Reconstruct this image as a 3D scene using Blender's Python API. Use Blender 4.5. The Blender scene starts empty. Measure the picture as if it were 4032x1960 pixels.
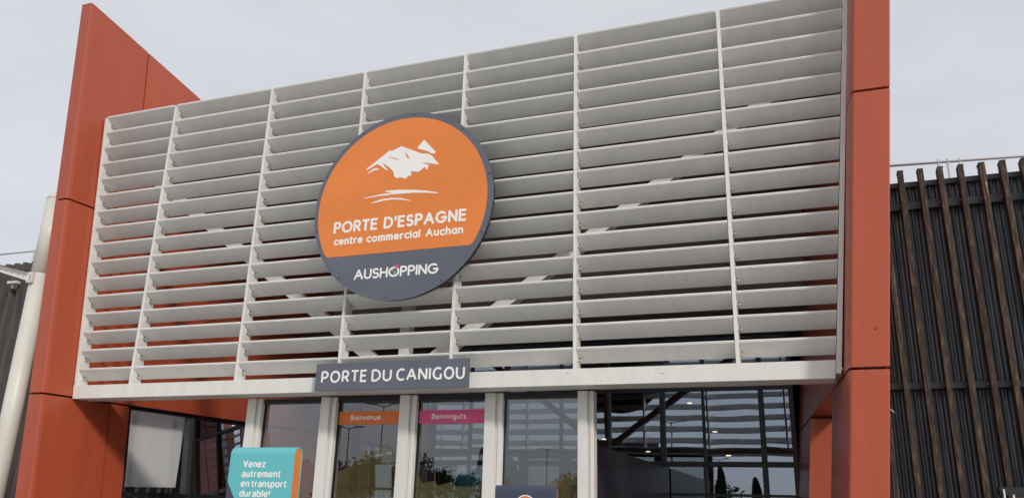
import bpy, bmesh, math, random
from mathutils import Vector, Matrix, noise
random.seed(7)
scn = bpy.context.scene
C = scn.collection

# ------------------------------------------------------------------ camera
cam_d = bpy.data.cameras.new("camera"); cam = bpy.data.objects.new("camera", cam_d); C.objects.link(cam)
Rv = Vector((0.93852333, 0.34423935, 0.02594649)); Uv = Vector((0.0817119, -0.29454268, 0.95213853)); Fv = Vector((-0.3354059, 0.89148409, 0.30456363))
m3 = Matrix((Rv, Uv, -Fv)).transposed()
cam.matrix_world = Matrix.Translation((5.49, -10.0, 1.65)) @ m3.to_4x4()
cam_d.sensor_width = 36.0; cam_d.sensor_fit = 'HORIZONTAL'; cam_d.lens = 28.67
cam_d.clip_start = 0.05; cam_d.clip_end = 2000.0
scn.camera = cam

# ------------------------------------------------------------------ sky, sun, exposure
SUN = Vector((1.25, -1.18, 1.06)).normalized()
world = bpy.data.worlds.new("World"); scn.world = world; world.use_nodes = True
wn, wl = world.node_tree.nodes, world.node_tree.links
bg = wn["Background"]; bg.inputs[1].default_value = 0.1
sky = wn.new("ShaderNodeTexSky"); sky.sky_type = 'NISHITA'; sky.sun_disc = False
sky.sun_elevation = math.asin(SUN.z); sky.sun_rotation = math.atan2(SUN.x, SUN.y)
sky.dust_density = 1.0
tc = wn.new("ShaderNodeTexCoord")
mp = wn.new("ShaderNodeMapping"); mp.inputs['Scale'].default_value = (1.0, 1.0, 3.2)
nz = wn.new("ShaderNodeTexNoise"); nz.inputs['Scale'].default_value = 2.6; nz.inputs['Detail'].default_value = 8.0; nz.inputs['Roughness'].default_value = 0.55
rp = wn.new("ShaderNodeValToRGB")
rp.color_ramp.elements[0].position = 0.30; rp.color_ramp.elements[0].color = (4.15, 4.2, 4.42, 1)
rp.color_ramp.elements[1].position = 0.62; rp.color_ramp.elements[1].color = (4.75, 4.78, 4.95, 1)
mx = wn.new("ShaderNodeMix"); mx.data_type = 'RGBA'; mx.inputs[0].default_value = 0.88
wl.new(tc.outputs['Generated'], mp.inputs['Vector']); wl.new(mp.outputs[0], nz.inputs['Vector']); wl.new(nz.outputs['Fac'], rp.inputs[0])
wl.new(sky.outputs[0], mx.inputs[6]); wl.new(rp.outputs[0], mx.inputs[7]); wl.new(mx.outputs[2], bg.inputs[0])
sd = bpy.data.lights.new("sun", 'SUN'); sd.energy = 1.4; sd.angle = math.radians(7.0); sd.color = (1.0, 0.96, 0.90)
so = bpy.data.objects.new("sun", sd); C.objects.link(so); so.rotation_euler = SUN.to_track_quat('Z', 'Y').to_euler(); so.location = (20, -20, 20)
vs = scn.view_settings; vs.view_transform = 'Standard'; vs.look = 'None'; vs.exposure = 0.66; vs.gamma = 1.0
vs.use_curve_mapping = False
cy = scn.cycles; cy.max_bounces = 10; cy.glossy_bounces = 6; cy.transparent_max_bounces = 16; cy.diffuse_bounces = 5

# ------------------------------------------------------------------ materials
def pmat(name, col, rough=0.5, spec=0.5, var=0.06, scale=3.0, stretch=(1, 1, 1), bump=0.0, bscale=60.0, rnd=0.0, metal=0.0, col2=None, contrast=(0.35, 0.65)):
    m = bpy.data.materials.new(name); m.use_nodes = True
    n, l = m.node_tree.nodes, m.node_tree.links; b = n["Principled BSDF"]
    b.inputs['Roughness'].default_value = rough; b.inputs['Specular IOR Level'].default_value = spec; b.inputs['Metallic'].default_value = metal
    t = n.new("ShaderNodeTexCoord"); mp = n.new("ShaderNodeMapping"); mp.inputs['Scale'].default_value = stretch
    nz = n.new("ShaderNodeTexNoise"); nz.inputs['Scale'].default_value = scale; nz.inputs['Detail'].default_value = 6; nz.inputs['Roughness'].default_value = 0.6
    geo = n.new("ShaderNodeNewGeometry")
    l.new(geo.outputs['Position'], mp.inputs['Vector']); l.new(mp.outputs[0], nz.inputs['Vector'])
    cr = n.new("ShaderNodeValToRGB"); cr.color_ramp.elements[0].position, cr.color_ramp.elements[1].position = contrast
    c2 = col2 if col2 else tuple(min(1, c * (1 + var)) for c in col); c1 = col if col2 else tuple(c * (1 - var) for c in col)
    cr.color_ramp.elements[0].color = (*c1, 1); cr.color_ramp.elements[1].color = (*c2, 1)
    l.new(nz.outputs['Fac'], cr.inputs[0]); out = cr.outputs[0]
    if rnd:
        oi = n.new("ShaderNodeObjectInfo"); mr = n.new("ShaderNodeMapRange"); mr.inputs[3].default_value = 1 - rnd; mr.inputs[4].default_value = 1 + rnd
        hs = n.new("ShaderNodeHueSaturation"); l.new(oi.outputs['Random'], mr.inputs[0]); l.new(mr.outputs[0], hs.inputs['Value']); l.new(out, hs.inputs['Color']); out = hs.outputs[0]
    l.new(out, b.inputs['Base Color'])
    if bump:
        bn = n.new("ShaderNodeTexNoise"); bn.inputs['Scale'].default_value = bscale; bn.inputs['Detail'].default_value = 4
        l.new(mp.outputs[0], bn.inputs['Vector'])
        bp = n.new("ShaderNodeBump"); bp.inputs['Strength'].default_value = bump; bp.inputs['Distance'].default_value = 0.01
        l.new(bn.outputs['Fac'], bp.inputs['Height']); l.new(bp.outputs[0], b.inputs['Normal'])
    return m

M = {}
M['red'] = pmat('red_paint', (0.375, 0.070, 0.031), 0.33, 0.5, var=0.045, scale=1.6, stretch=(2.5, 2.5, 0.22), bump=0.03, bscale=220, rnd=0.03)
M['joint'] = pmat('dark_joint', (0.035, 0.02, 0.02), 0.8, 0.2)
M['white'] = pmat('cream_white_paint', (0.68, 0.665, 0.625), 0.45, 0.4, var=0.05, scale=3.0, stretch=(2, 2, .7), rnd=0.015)
M['blade'] = pmat('blade_paint', (0.735, 0.73, 0.705), 0.42, 0.4, var=0.035, scale=3.0, stretch=(2.2, 1, 0.8), rnd=0.04)
M['galv'] = pmat('galvanised_steel', (0.55, 0.55, 0.54), 0.45, 0.5, metal=0.15)
M['black'] = pmat('black_rubber', (0.02, 0.02, 0.022), 0.6, 0.4)
M['sign_grey'] = pmat('sign_slate', (0.105, 0.115, 0.145), 0.38, 0.5, var=0.08, scale=1.5)
M['sign_orange'] = pmat('sign_orange', (0.71, 0.205, 0.04), 0.36, 0.5, var=0.05, scale=1.2)
M['lettering'] = pmat('white_vinyl', (0.80, 0.79, 0.76), 0.45, 0.4, var=0.02)
M['pink'] = pmat('pink_vinyl', (0.66, 0.08, 0.22), 0.4, 0.4, var=0.02)
M['orange_vinyl'] = pmat('orange_vinyl', (0.68, 0.16, 0.025), 0.4, 0.4, var=0.02)
M['teal'] = pmat('teal_paint', (0.12, 0.46, 0.50), 0.4, 0.45, var=0.02)
M['yellow'] = pmat('yellow_vinyl', (0.75, 0.45, 0.06), 0.4, 0.4, var=0.02)
M['navy'] = pmat('navy_paint', (0.045, 0.052, 0.085), 0.4, 0.45, var=0.04)
M['dark_frame'] = pmat('anthracite_frame', (0.018, 0.019, 0.024), 0.4, 0.45, var=0.1)
M['brown'] = pmat('brown_panel', (0.34, 0.27, 0.245), 0.6, 0.35, var=0.12, scale=2.0, rnd=0.12)
M['clad_dark'] = pmat('dark_corrugated_metal', (0.082, 0.088, 0.105), 0.42, 0.5, var=0.35, scale=4, stretch=(2, 2, 0.25), contrast=(0.3, 0.7))
M['clad_brown'] = pmat('weathered_cladding', (0.062, 0.054, 0.050), 0.65, 0.3, scale=3.5, stretch=(2, 2, 0.3), col2=(0.115, 0.10, 0.093), contrast=(0.35, 0.75))
M['rail_dark'] = pmat('dark_rail', (0.060, 0.063, 0.074), 0.45, 0.5, var=0.12)
M['wood'] = pmat('weathered_wood', (0.045, 0.036, 0.032), 0.75, 0.2, scale=4.0, stretch=(6, 6, 0.9), col2=(0.21, 0.135, 0.085), contrast=(0.48, 0.76), bump=0.5, bscale=30, rnd=0.18)
M['wood_pale'] = pmat('fresh_split_wood', (0.55, 0.38, 0.16), 0.7, 0.2)
M['board'] = pmat('white_board', (0.88, 0.88, 0.88), 0.5, 0.35, var=0.02)
_n, _l = M['board'].node_tree.nodes, M['board'].node_tree.links
_t = _n.new("ShaderNodeBsdfTranslucent"); _t.inputs[0].default_value = (.85, .85, .85, 1); _m = _n.new("ShaderNodeMixShader"); _m.inputs[0].default_value = .5
_l.new(_n["Principled BSDF"].outputs[0], _m.inputs[1]); _l.new(_t.outputs[0], _m.inputs[2]); _l.new(_m.outputs[0], _n["Material Output"].inputs[0])
M['mast'] = pmat('mast_paint', (0.62, 0.61, 0.55), 0.42, 0.45, var=0.05, scale=1.5)
M['concrete'] = pmat('plaza_concrete', (0.50, 0.485, 0.46), 0.85, 0.25, var=0.12, scale=1.2, bump=0.2)
M['dark_floor'] = pmat('low_bounce_floor', (0.06, 0.058, 0.056), 0.6, 0.3, var=0.15, scale=3)  # invented dark tone for the unseen recess floor, limits bounce light
M['asphalt'] = pmat('asphalt', (0.11, 0.11, 0.112), 0.9, 0.25, var=0.2, scale=2, bump=0.4)
M['ceiling'] = pmat('soffit_dark', (0.22, 0.185, 0.17), 0.8, 0.2)
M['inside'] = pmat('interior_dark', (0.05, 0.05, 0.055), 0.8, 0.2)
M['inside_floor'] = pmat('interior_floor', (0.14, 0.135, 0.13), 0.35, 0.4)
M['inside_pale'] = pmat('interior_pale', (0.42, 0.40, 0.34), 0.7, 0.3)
M['bark'] = pmat('bark', (0.09, 0.065, 0.045), 0.9, 0.1, var=0.3, scale=8)
M['leaf'] = pmat('leaf', (0.045, 0.075, 0.025), 0.6, 0.3, var=0.4, scale=3, rnd=0.2)
M['leaf_dark'] = pmat('cypress_leaf', (0.025, 0.045, 0.02), 0.6, 0.3, var=0.4, scale=3, rnd=0.1)
M['lamp_metal'] = pmat('lamp_post_metal', (0.10, 0.10, 0.105), 0.45, 0.5)

def glass(name, tint, refl, rough=0.0, wob=0.0, rcol=(1, 1, 1)):
    m = bpy.data.materials.new(name); m.use_nodes = True
    n, l = m.node_tree.nodes, m.node_tree.links; n.remove(n["Principled BSDF"])
    tr = n.new("ShaderNodeBsdfTransparent"); tr.inputs[0].default_value = (*tint, 1)
    gl = n.new("ShaderNodeBsdfAnisotropic") if False else n.new("ShaderNodeBsdfGlossy"); gl.inputs['Roughness'].default_value = rough; gl.inputs[0].default_value = (*rcol, 1)
    fr = n.new("ShaderNodeFresnel"); fr.inputs[0].default_value = 1.5
    ad = n.new("ShaderNodeMath"); ad.operation = 'ADD'; ad.use_clamp = True; ad.inputs[1].default_value = refl
    mx = n.new("ShaderNodeMixShader"); l.new(fr.outputs[0], ad.inputs[0]); l.new(ad.outputs[0], mx.inputs[0]); l.new(tr.outputs[0], mx.inputs[1]); l.new(gl.outputs[0], mx.inputs[2])
    if wob:
        geo = n.new("ShaderNodeNewGeometry"); nz = n.new("ShaderNodeTexNoise"); nz.inputs['Scale'].default_value = 0.9; nz.inputs['Detail'].default_value = 1
        bp = n.new("ShaderNodeBump"); bp.inputs['Strength'].default_value = wob; bp.inputs['Distance'].default_value = 0.02
        l.new(geo.outputs['Position'], nz.inputs['Vector']); l.new(nz.outputs['Fac'], bp.inputs['Height']); l.new(bp.outputs[0], gl.inputs['Normal'])
    l.new(mx.outputs[0], n["Material Output"].inputs[0])
    return m
M['glass'] = glass('curtain_glass', (0.5, 0.53, 0.56), 0.34, 0.0, 0.12, (0.66, 0.76, 0.90))
M['glass_door'] = glass('door_glass', (0.55, 0.57, 0.57), 0.15, 0.0, 0.10, (0.74, 0.79, 0.84))
M['glass_side'] = glass('side_glass', (0.5, 0.52, 0.55), 0.03, 0.0, 0.05)

def film(name, col, a):
    m = bpy.data.materials.new(name); m.use_nodes = True
    n, l = m.node_tree.nodes, m.node_tree.links; b = n["Principled BSDF"]
    nz = n.new("ShaderNodeTexNoise"); nz.inputs['Scale'].default_value = 2.0
    cr = n.new("ShaderNodeValToRGB"); cr.color_ramp.elements[0].color = (*[c * .85 for c in col], 1); cr.color_ramp.elements[1].color = (*col, 1)
    geo = n.new("ShaderNodeNewGeometry"); l.new(geo.outputs['Position'], nz.inputs['Vector']); l.new(nz.outputs['Fac'], cr.inputs[0]); l.new(cr.outputs[0], b.inputs['Base Color'])
    b.inputs['Roughness'].default_value = 0.5; b.inputs['Alpha'].default_value = a
    return m
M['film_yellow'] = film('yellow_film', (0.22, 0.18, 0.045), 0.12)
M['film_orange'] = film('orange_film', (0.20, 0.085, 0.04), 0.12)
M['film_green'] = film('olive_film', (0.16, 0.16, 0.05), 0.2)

def emit(name, col, s):
    m = bpy.data.materials.new(name); m.use_nodes = True
    b = m.node_tree.nodes["Principled BSDF"]; b.inputs['Emission Color'].default_value = (*col, 1); b.inputs['Emission Strength'].default_value = s
    b.inputs['Base Color'].default_value = (*col, 1)
    return m
M['lamp_glow'] = emit('lamp_glow', (1.0, 0.78, 0.48), 3.0)

# ------------------------------------------------------------------ helpers
def link(name, me, mat, parent=None):
    o = bpy.data.objects.new(name, me); C.objects.link(o)
    if mat is not None and not me.materials:
        me.materials.append(M[mat])
    if parent is not None: o.parent = parent
    return o
def tag(o, label=None, cat=None, group=None, kind=None):
    if label: o['label'] = label
    if cat: o['category'] = cat
    if group: o['group'] = group
    if kind: o['kind'] = kind
    return o
def thing(name, label, cat, loc=(0, 0, 0), group=None, rz=0.0):
    o = bpy.data.objects.new(name, None); C.objects.link(o); o.location = loc; o.rotation_euler = (0, 0, rz); o.empty_display_size = 0.2
    return tag(o, label, cat, group)
def py(name, verts, faces, mat, parent=None, smooth=False, loc=None):
    me = bpy.data.meshes.new(name)
    off = Vector(loc) if loc is not None else Vector((0, 0, 0))
    me.from_pydata([tuple(Vector(v) - off) for v in verts], [], faces)
    bm = bmesh.new(); bm.from_mesh(me); bmesh.ops.recalc_face_normals(bm, faces=bm.faces); bm.to_mesh(me); bm.free()
    if smooth:
        for p in me.polygons: p.use_smooth = True
    o = link(name, me, mat, parent)
    return o
def hexa(name, v8, mat, parent=None, bev=0.0):
    """v8: 4 bottom (ccw) then 4 top"""
    me = bpy.data.meshes.new(name); bm = bmesh.new()
    vs = [bm.verts.new(v) for v in v8]
    for f in ((0, 1, 2, 3), (4, 5, 6, 7), (0, 1, 5, 4), (1, 2, 6, 5), (2, 3, 7, 6), (3, 0, 4, 7)): bm.faces.new([vs[i] for i in f])
    bmesh.ops.recalc_face_normals(bm, faces=bm.faces)
    if bev: bmesh.ops.bevel(bm, geom=bm.edges[:], offset=bev, segments=2, profile=0.5, affect='EDGES', clamp_overlap=True)
    bm.to_mesh(me); bm.free()
    return link(name, me, mat, parent)
def box(name, x0, x1, y0, y1, z0, z1, mat, parent=None, bev=0.0):
    return hexa(name, [(x0, y0, z0), (x1, y0, z0), (x1, y1, z0), (x0, y1, z0), (x0, y0, z1), (x1, y0, z1), (x1, y1, z1), (x0, y1, z1)], mat, parent, bev)
def tube(name, pts, r, mat, parent=None, seg=12, r1=None, cap=True):
    V, F = [], []; n = len(pts); pts = [Vector(p) for p in pts]
    for i, p in enumerate(pts):
        d = (pts[min(i + 1, n - 1)] - pts[max(i - 1, 0)]).normalized()
        a = d.orthogonal().normalized() if abs(d.z) < .9 else Vector((1, 0, 0)); b = d.cross(a).normalized(); a = b.cross(d).normalized()
        rr = r if r1 is None else r + (r1 - r) * i / max(1, n - 1)
        for k in range(seg):
            t = 2 * math.pi * k / seg; V.append(p + a * math.cos(t) * rr + b * math.sin(t) * rr)
    for i in range(n - 1):
        for k in range(seg):
            F.append((i * seg + k, i * seg + (k + 1) % seg, (i + 1) * seg + (k + 1) % seg, (i + 1) * seg + k))
    if cap:
        F.append(tuple(range(seg))[::-1]); F.append(tuple((n - 1) * seg + k for k in range(seg)))
    o = py(name, V, F, mat, parent)
    for p in o.data.polygons:
        p.use_smooth = len(p.vertices) == 4
    return o
def slab_xz(name, poly, y0, y1, mat, parent=None):
    """polygon in the x-z plane, extruded between y0 (front) and y1"""
    me = bpy.data.meshes.new(name); bm = bmesh.new()
    fv = [bm.verts.new((x, y0, z)) for x, z in poly]; f = bm.faces.new(fv)
    bv = [bm.verts.new((x, y1, z)) for x, z in poly]
    n = len(poly)
    for i in range(n): bm.faces.new((fv[i], fv[(i + 1) % n], bv[(i + 1) % n], bv[i]))
    bm.faces.new(bv[::-1])
    bmesh.ops.recalc_face_normals(bm, faces=bm.faces)
    bmesh.ops.triangulate(bm, faces=[g for g in bm.faces if len(g.verts) > 4])
    bm.to_mesh(me); bm.free()
    return link(name, me, mat, parent)

# --- lettering drawn as strokes --------------------------------------------------
def A(cx, cy, rx, ry, a0, a1, n=14):
    return [(cx + rx * math.cos(math.radians(a0 + (a1 - a0) * i / n)), cy + ry * math.sin(math.radians(a0 + (a1 - a0) * i / n))) for i in range(n + 1)]
X = 0.7
GU = {'O': (.80, [A(.40, .5, .40, .5, 0, 360, 30)]), 'C': (.66, [A(.42, .5, .42, .5, 52, 308, 22)]), 'G': (.74, [A(.42, .5, .42, .5, 52, 290, 22) + [(.70, .05), (.70, .10)], [(.70, .08), (.70, .46)]]), 'D': (.70, [[(0, 0), (0, 1)], [(0, 1), (.22, 1)] + A(.24, .5, .46, .5, 90, -90) + [(0, 0)]]), 'R': (.56, [[(0, 0), (0, 1)], [(0, 1), (.26, 1)] + A(.26, .72, .26, .28, 90, -90) + [(0, .44)], [(.26, .44), (.56, 0)]]), 'P': (.54, [[(0, 0), (0, 1)], [(0, 1), (.26, 1)] + A(.26, .71, .27, .29, 90, -90) + [(0, .42)]]), 'T': (.54, [[(-.06, 1), (.60, 1)], [(.27, 1), (.27, 0)]]), 'E': (.50, [[(.50, 1), (0, 1), (0, 0), (.50, 0)], [(0, .53), (.44, .53)]])}
GL = {
 'A': (.84, [[(0, 0), (.42, 1)], [(.42, 1), (.84, 0)], [(.16, .34), (.68, .34)]]),
 'B': (.6, [[(0, 0), (0, 1)], [(0, 1), (.3, 1)] + A(.3, .76, .25, .24, 90, -90) + [(0, .52)], [(.3, .52)] + A(.32, .26, .28, .26, 90, -90) + [(0, 0)]]),
 'C': (.78, [A(.48, .5, .48, .5, 48, 312, 22)]),
 'D': (.76, [[(0, 0), (0, 1)], [(0, 1), (.26, 1)] + A(.28, .5, .48, .5, 90, -90) + [(0, 0)]]),
 'E': (.52, [[(.52, 1), (0, 1), (0, 0), (.52, 0)], [(0, .52), (.46, .52)]]),
 'G': (.94, [A(.48, .5, .48, .5, 48, 356, 24), [(.96, .46), (.56, .46)]]),
 'H': (.68, [[(0, 0), (0, 1)], [(.68, 0), (.68, 1)], [(0, .52), (.68, .52)]]),
 'I': (.02, [[(0, 0), (0, 1)]]),
 'N': (.70, [[(0, 0), (0, 1)], [(0, 1), (.70, 0)], [(.70, 0), (.70, 1)]]),
 'O': (.98, [A(.49, .5, .49, .5, 0, 360, 30)]),
 'P': (.58, [[(0, 0), (0, 1)], [(0, 1), (.28, 1)] + A(.30, .73, .28, .27, 90, -90) + [(0, .46)]]),
 'R': (.60, [[(0, 0), (0, 1)], [(0, 1), (.28, 1)] + A(.30, .73, .28, .27, 90, -90) + [(0, .46)], [(.28, .46), (.60, 0)]]),
 'S': (.56, [A(.28, .745, .26, .255, 38, 250) + A(.28, .255, .28, .265, 75, -145)]),
 'T': (.62, [[(0, 1), (.62, 1)], [(.31, 1), (.31, 0)]]),
 'U': (.66, [[(0, 1), (0, .34)] + A(.33, .33, .33, .33, 180, 360) + [(.66, 1)]]),
 'V': (.72, [[(0, 1), (.36, 0)], [(.36, 0), (.72, 1)]]),
 "'": (.02, [[(0.02, 1.0), (0, .74)]]),
 'a': (.56, [A(.29, .35, .29, .35, 0, 360, 22), [(.58, .7), (.58, 0)]]),
 '@': (.48, [[(.04, .66)] + A(.24, .5, .24, .2, 110, 0) + [(.48, 0)], [(.48, .40), (.22, .40)] + A(.2, .2, .2, .2, 90, 270) + [(.48, .02)]]),
 'b': (.56, [[(0, 1.04), (0, 0)], A(.29, .35, .29, .35, 180, -180, 22)]),
 'c': (.50, [A(.33, .35, .33, .35, 48, 312, 18)]),
 'd': (.56, [[(.56, 1.04), (.56, 0)], A(.27, .35, .27, .35, 0, 360, 22)]),
 'e': (.60, [[(.03, .36), (.59, .36)], A(.31, .35, .30, .35, 2, 318, 20)]),
 'g': (.56, [A(.27, .35, .27, .35, 0, 360, 22), [(.56, .7), (.56, -.06)] + A(.28, -.06, .28, .24, -8, -150)]),
 'h': (.50, [[(0, 1.04), (0, 0)], [(0, .42)] + A(.25, .42, .25, .28, 180, 0) + [(.50, 0)]]),
 'i': (.02, [[(0, .7), (0, 0)], [(0, .93), (0, .97)]]),
 'l': (.02, [[(0, 1.04), (0, 0)]]),
 'm': (.86, [[(0, .7), (0, 0)], [(0, .45)] + A(.215, .45, .215, .25, 180, 0) + [(.43, 0)], [(.43, .45)] + A(.645, .45, .215, .25, 180, 0) + [(.86, 0)]]),
 'n': (.50, [[(0, .7), (0, 0)], [(0, .42)] + A(.25, .42, .25, .28, 180, 0) + [(.50, 0)]]),
 'o': (.62, [A(.31, .35, .31, .35, 0, 360, 22)]),
 'p': (.56, [[(0, .7), (0, -.3)], A(.29, .35, .29, .35, 180, -180, 22)]),
 'r': (.32, [[(0, .7), (0, 0)], [(0, .40)] + A(.28, .38, .28, .32, 170, 80)]),
 's': (.42, [A(.22, .525, .19, .175, 35, 250) + A(.21, .18, .21, .18, 75, -145)]),
 't': (.34, [[(.10, .95), (.10, .2)] + A(.30, .2, .2, .2, 180, 275), [(0, .7), (.32, .7)]]),
 'u': (.50, [[(0, .7), (0, .28)] + A(.25, .28, .25, .28, 180, 360), [(.50, .7), (.50, 0)]]),
 'v': (.54, [[(0, .7), (.27, 0)], [(.27, 0), (.54, .7)]]),
 'z': (.46, [[(.02, .7), (.46, .7)], [(.46, .7), (0, 0)], [(0, 0), (.46, 0)]]),
 '!': (.02, [[(0, 1), (0, .32)], [(0, .03), (0, 0.07)]]),
}
def ribbon(pts, w, rnd):
    """outline polygon strips (list of quads) of a polyline in 2D, mitred, with optional round ends"""
    h = w / 2; P = [Vector(p) for p in pts]
    Q = [P[0]]
    for p in P[1:]:
        if (p - Q[-1]).length > 1e-5: Q.append(p)
    P = Q; closed = (P[0] - P[-1]).length < 1e-4
    if closed: P = P[:-1]
    n = len(P); L = []
    for i in range(n):
        a = P[i - 1] if (i > 0 or closed) else None; b = P[(i + 1) % n] if (i < n - 1 or closed) else None
        d0 = (P[i] - a).normalized() if a is not None else None; d1 = (b - P[i]).normalized() if b is not None else None
        if d0 is None: d0 = d1
        if d1 is None: d1 = d0
        n0 = Vector((-d0.y, d0.x)); n1 = Vector((-d1.y, d1.x)); m = n0 + n1
        if m.length < 1e-3: m = n0
        m.normalize(); c = max(0.38, m.dot(n0)); L.append((P[i] + m * h / c, P[i] - m * h / c))
    quads = [(L[i][0], L[(i + 1) % n][0], L[(i + 1) % n][1], L[i][1]) for i in range(n if closed else n - 1)]
    polys = [list(q) for q in quads]
    if rnd and not closed:
        for p, q in ((P[0], P[1]), (P[-1], P[-2])):
            d = (p - q).normalized(); a0 = math.atan2(d.y, d.x)
            polys.append([p + Vector((math.cos(a0 + t), math.sin(a0 + t))) * h for t in [(-.5 + k / 6) * math.pi for k in range(7)]])
    return polys
def lettering(name, s, x0, x1, base, cap, yf, stroke, mat, parent, rnd=True, track=.22, slant=0.0, thick=0.004, space=.55):
    adv = 0; items = []
    for i, ch in enumerate(s):
        if ch == ' ': adv += space; continue
        w, st = (GU if (not rnd and ch in GU) else GL)[ch]; items.append((adv, st)); adv += w + track + stroke
    total = adv - track - stroke
    sx = (x1 - x0 - stroke * cap) / total; sz = cap - stroke * cap
    out = []
    for ax, st in items:
        V, F = [], []
        for s_i, pl in enumerate(st):
            pts = [(x0 + stroke * cap / 2 + (ax + px + slant * pz) * sx, base + stroke * cap / 2 + pz * sz) for px, pz in pl]
            y = yf - 0.0006 * s_i
            polys = ribbon(pts, stroke * cap, rnd)
            for j, pg in enumerate(polys):
                yy = y - (0.0003 if (rnd and j >= len(polys) - 2) else 0)
                b = len(V); m = len(pg)
                for q in pg: V.append((q[0], yy, q[1]))
                for q in pg: V.append((q[0], yf + thick, q[1]))
                F.append(tuple(range(b, b + m)))
                for t in range(m): F.append((b + t, b + (t + 1) % m, b + m + (t + 1) % m, b + m + t))
        me = bpy.data.meshes.new('letter'); me.from_pydata(V, [], F); out.append(link('letter', me, mat, parent))
    return out

# ------------------------------------------------------------------ setting: ground
g = py('ground', [(-600, -700, 0), (600, -700, 0), (600, 500, 0), (-600, 500, 0)], [(0, 1, 2, 3)], 'asphalt'); tag(g, kind='structure')
pv = box('pavement', -30, 30, -26, -.55, -0.08, 0.12, 'concrete'); tag(pv, kind='structure')  # unseen forecourt, kept pale and wide to bounce light onto the blade undersides
ef = box('entrance_floor', -18, 18, -.549, 6.6, -0.08, 0.118, 'dark_floor'); tag(ef, kind='structure')  # unseen recess floor, made dark to cut bounce light on the walls
for i in range(14):
    b = box('parking_line', -36 + i * 5.2, -35.88 + i * 5.2, -34, -29, 0.002, 0.006, 'lettering'); tag(b, kind='structure')

# ------------------------------------------------------------------ portal side walls (pillar in front, wall running back)
T = 0.10
def xin(z, y): return 5.80 + T * (z - 3.2) - 0.10 * y
def ztop(y): return 10.43 - 0.255 * (y + 0.45)
def make_portal(side, label, name, outer0, outert, rear_y):
    t = thing(name, label, 'portal wall', (side * 5.9, 0.0, 0.0))
    t.location = (0, 0, 0)
    G = 0.014
    def xo(z, y): return outer0 + outert * (z - 3.2) - 0.10 * (y + .5)
    def panel(y0, y1, z0, z1, front=False, top=False, nm='panel'):
        ya, yb = y0 + G, y1 - G
        V = []
        def ring(zf):
            r = []
            if front:
                z = zf(-.5); r += [(xo(z, -.5) - .02, -.5), (xo(z, -.5), -.48)]
            else:
                z = zf(ya); r += [(xo(z, ya), ya)]
            z = zf(yb); r += [(xo(z, yb), yb), (xin(z, yb), yb)]
            if front:
                z = zf(-.44); r += [(xin(z, -.44), -.44), (xin(z, -.485) + .010, -.485), (xin(z, -.5) + .030, -.5)]
            else:
                z = zf(ya); r += [(xin(z, ya), ya)]
            return r
        lo = lambda y: z0 + G if z0 > 0.2 else z0
        hi = (lambda y: ztop(y)) if top else (lambda y: z1 - G)
        a = ring(lo); n = len(a)
        V = [(side * x, y, lo(y)) for x, y in a] + [(side * x, y, hi(y)) for x, y in ring(hi)]
        F = [tuple(range(n)), tuple(range(n, 2 * n))] + [(i, (i + 1) % n, n + (i + 1) % n, n + i) for i in range(n)]
        o = py(nm, V, F, 'red', t)
        bm = bmesh.new(); bm.from_mesh(o.data)
        ed = [e for e in bm.edges if abs(e.verts[0].co.z - e.verts[1].co.z) < .3 * (abs(e.verts[0].co.y - e.verts[1].co.y) + abs(e.verts[0].co.x - e.verts[1].co.x)) + 1e-4]
        bmesh.ops.bevel(bm, geom=ed, offset=0.006, segments=2, profile=.5, affect='EDGES', clamp_overlap=True)
        bm.to_mesh(o.data); bm.free()
        return o
    rows = [(0.12, 3.2), (3.2, 6.49), (6.49, None)]
    # lower pier
    panel(-.5, .73, .12, 3.2, True); panel(.73, 1.125, .12, 3.2)
    panel(rear_y, 6.85, .12, 3.2)
    for z0, z1 in rows[1:]:
        panel(-.5, .82, z0, z1 or 10, True, z1 is None)
        for y0, y1 in ((.82, 2.75), (2.75, 4.7), (4.7, 6.85)): panel(y0, y1, z0, z1 or 10, False, z1 is None)
    # recessed dark core behind the joints
    I = .035
    def core(y0, y1, z0, zf, nm='joint_core'):
        V = []
        for zz in (lambda y: z0, zf):
            for y, f in ((y0, xo), (y1, xo), (y1, xin), (y0, xin)):
                z = zz(y); x = f(z, y) + (-I if f is xo else I)
                if f is xin and y < 0: x = xin(z, y) + .09
                V.append((side * x, y, z))
        py(nm, V, [(0, 1, 2, 3), (4, 5, 6, 7), (0, 1, 5, 4), (1, 2, 6, 5), (2, 3, 7, 6), (3, 0, 4, 7)], 'joint', t)
    core(-.46, 1.09, .13, lambda y: 3.25); core(rear_y + .035, 6.80, .13, lambda y: 3.25)
    core(-.46, 6.80, 3.24, lambda y: ztop(y) - .05)
    return t
portL = make_portal(-1, 'orange-red panelled portal wall with tall leaning pillar beside the white mast', 'portal_wall', 6.160, .0925, 4.72)
portR = make_portal(1, 'orange-red panelled portal wall with leaning pillar beside the wooden slats', 'portal_wall', 6.253, .105, 4.2)

for (dx, z, w, h) in ((.10, 7.1, .012, .006), (.22, 4.25, .010, .006), (.06, 5.05, .014, .008), (.16, 3.62, .03, .016), (.30, 2.75, .012, .010), (.12, 2.42, .016, .010), (.20, 2.2, .010, .006), (.08, 6.0, .008, .008), (.26, 5.62, .02, .007)):
    x = 5.93 + .104 * (z - 3.2) + dx; slab_xz('paint_chip', [(x, z), (x + w, z - h * .4), (x + w * .7, z + h), (x + w * .2, z + h * .7)], -.5012, -.5001, 'joint', portR)
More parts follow.
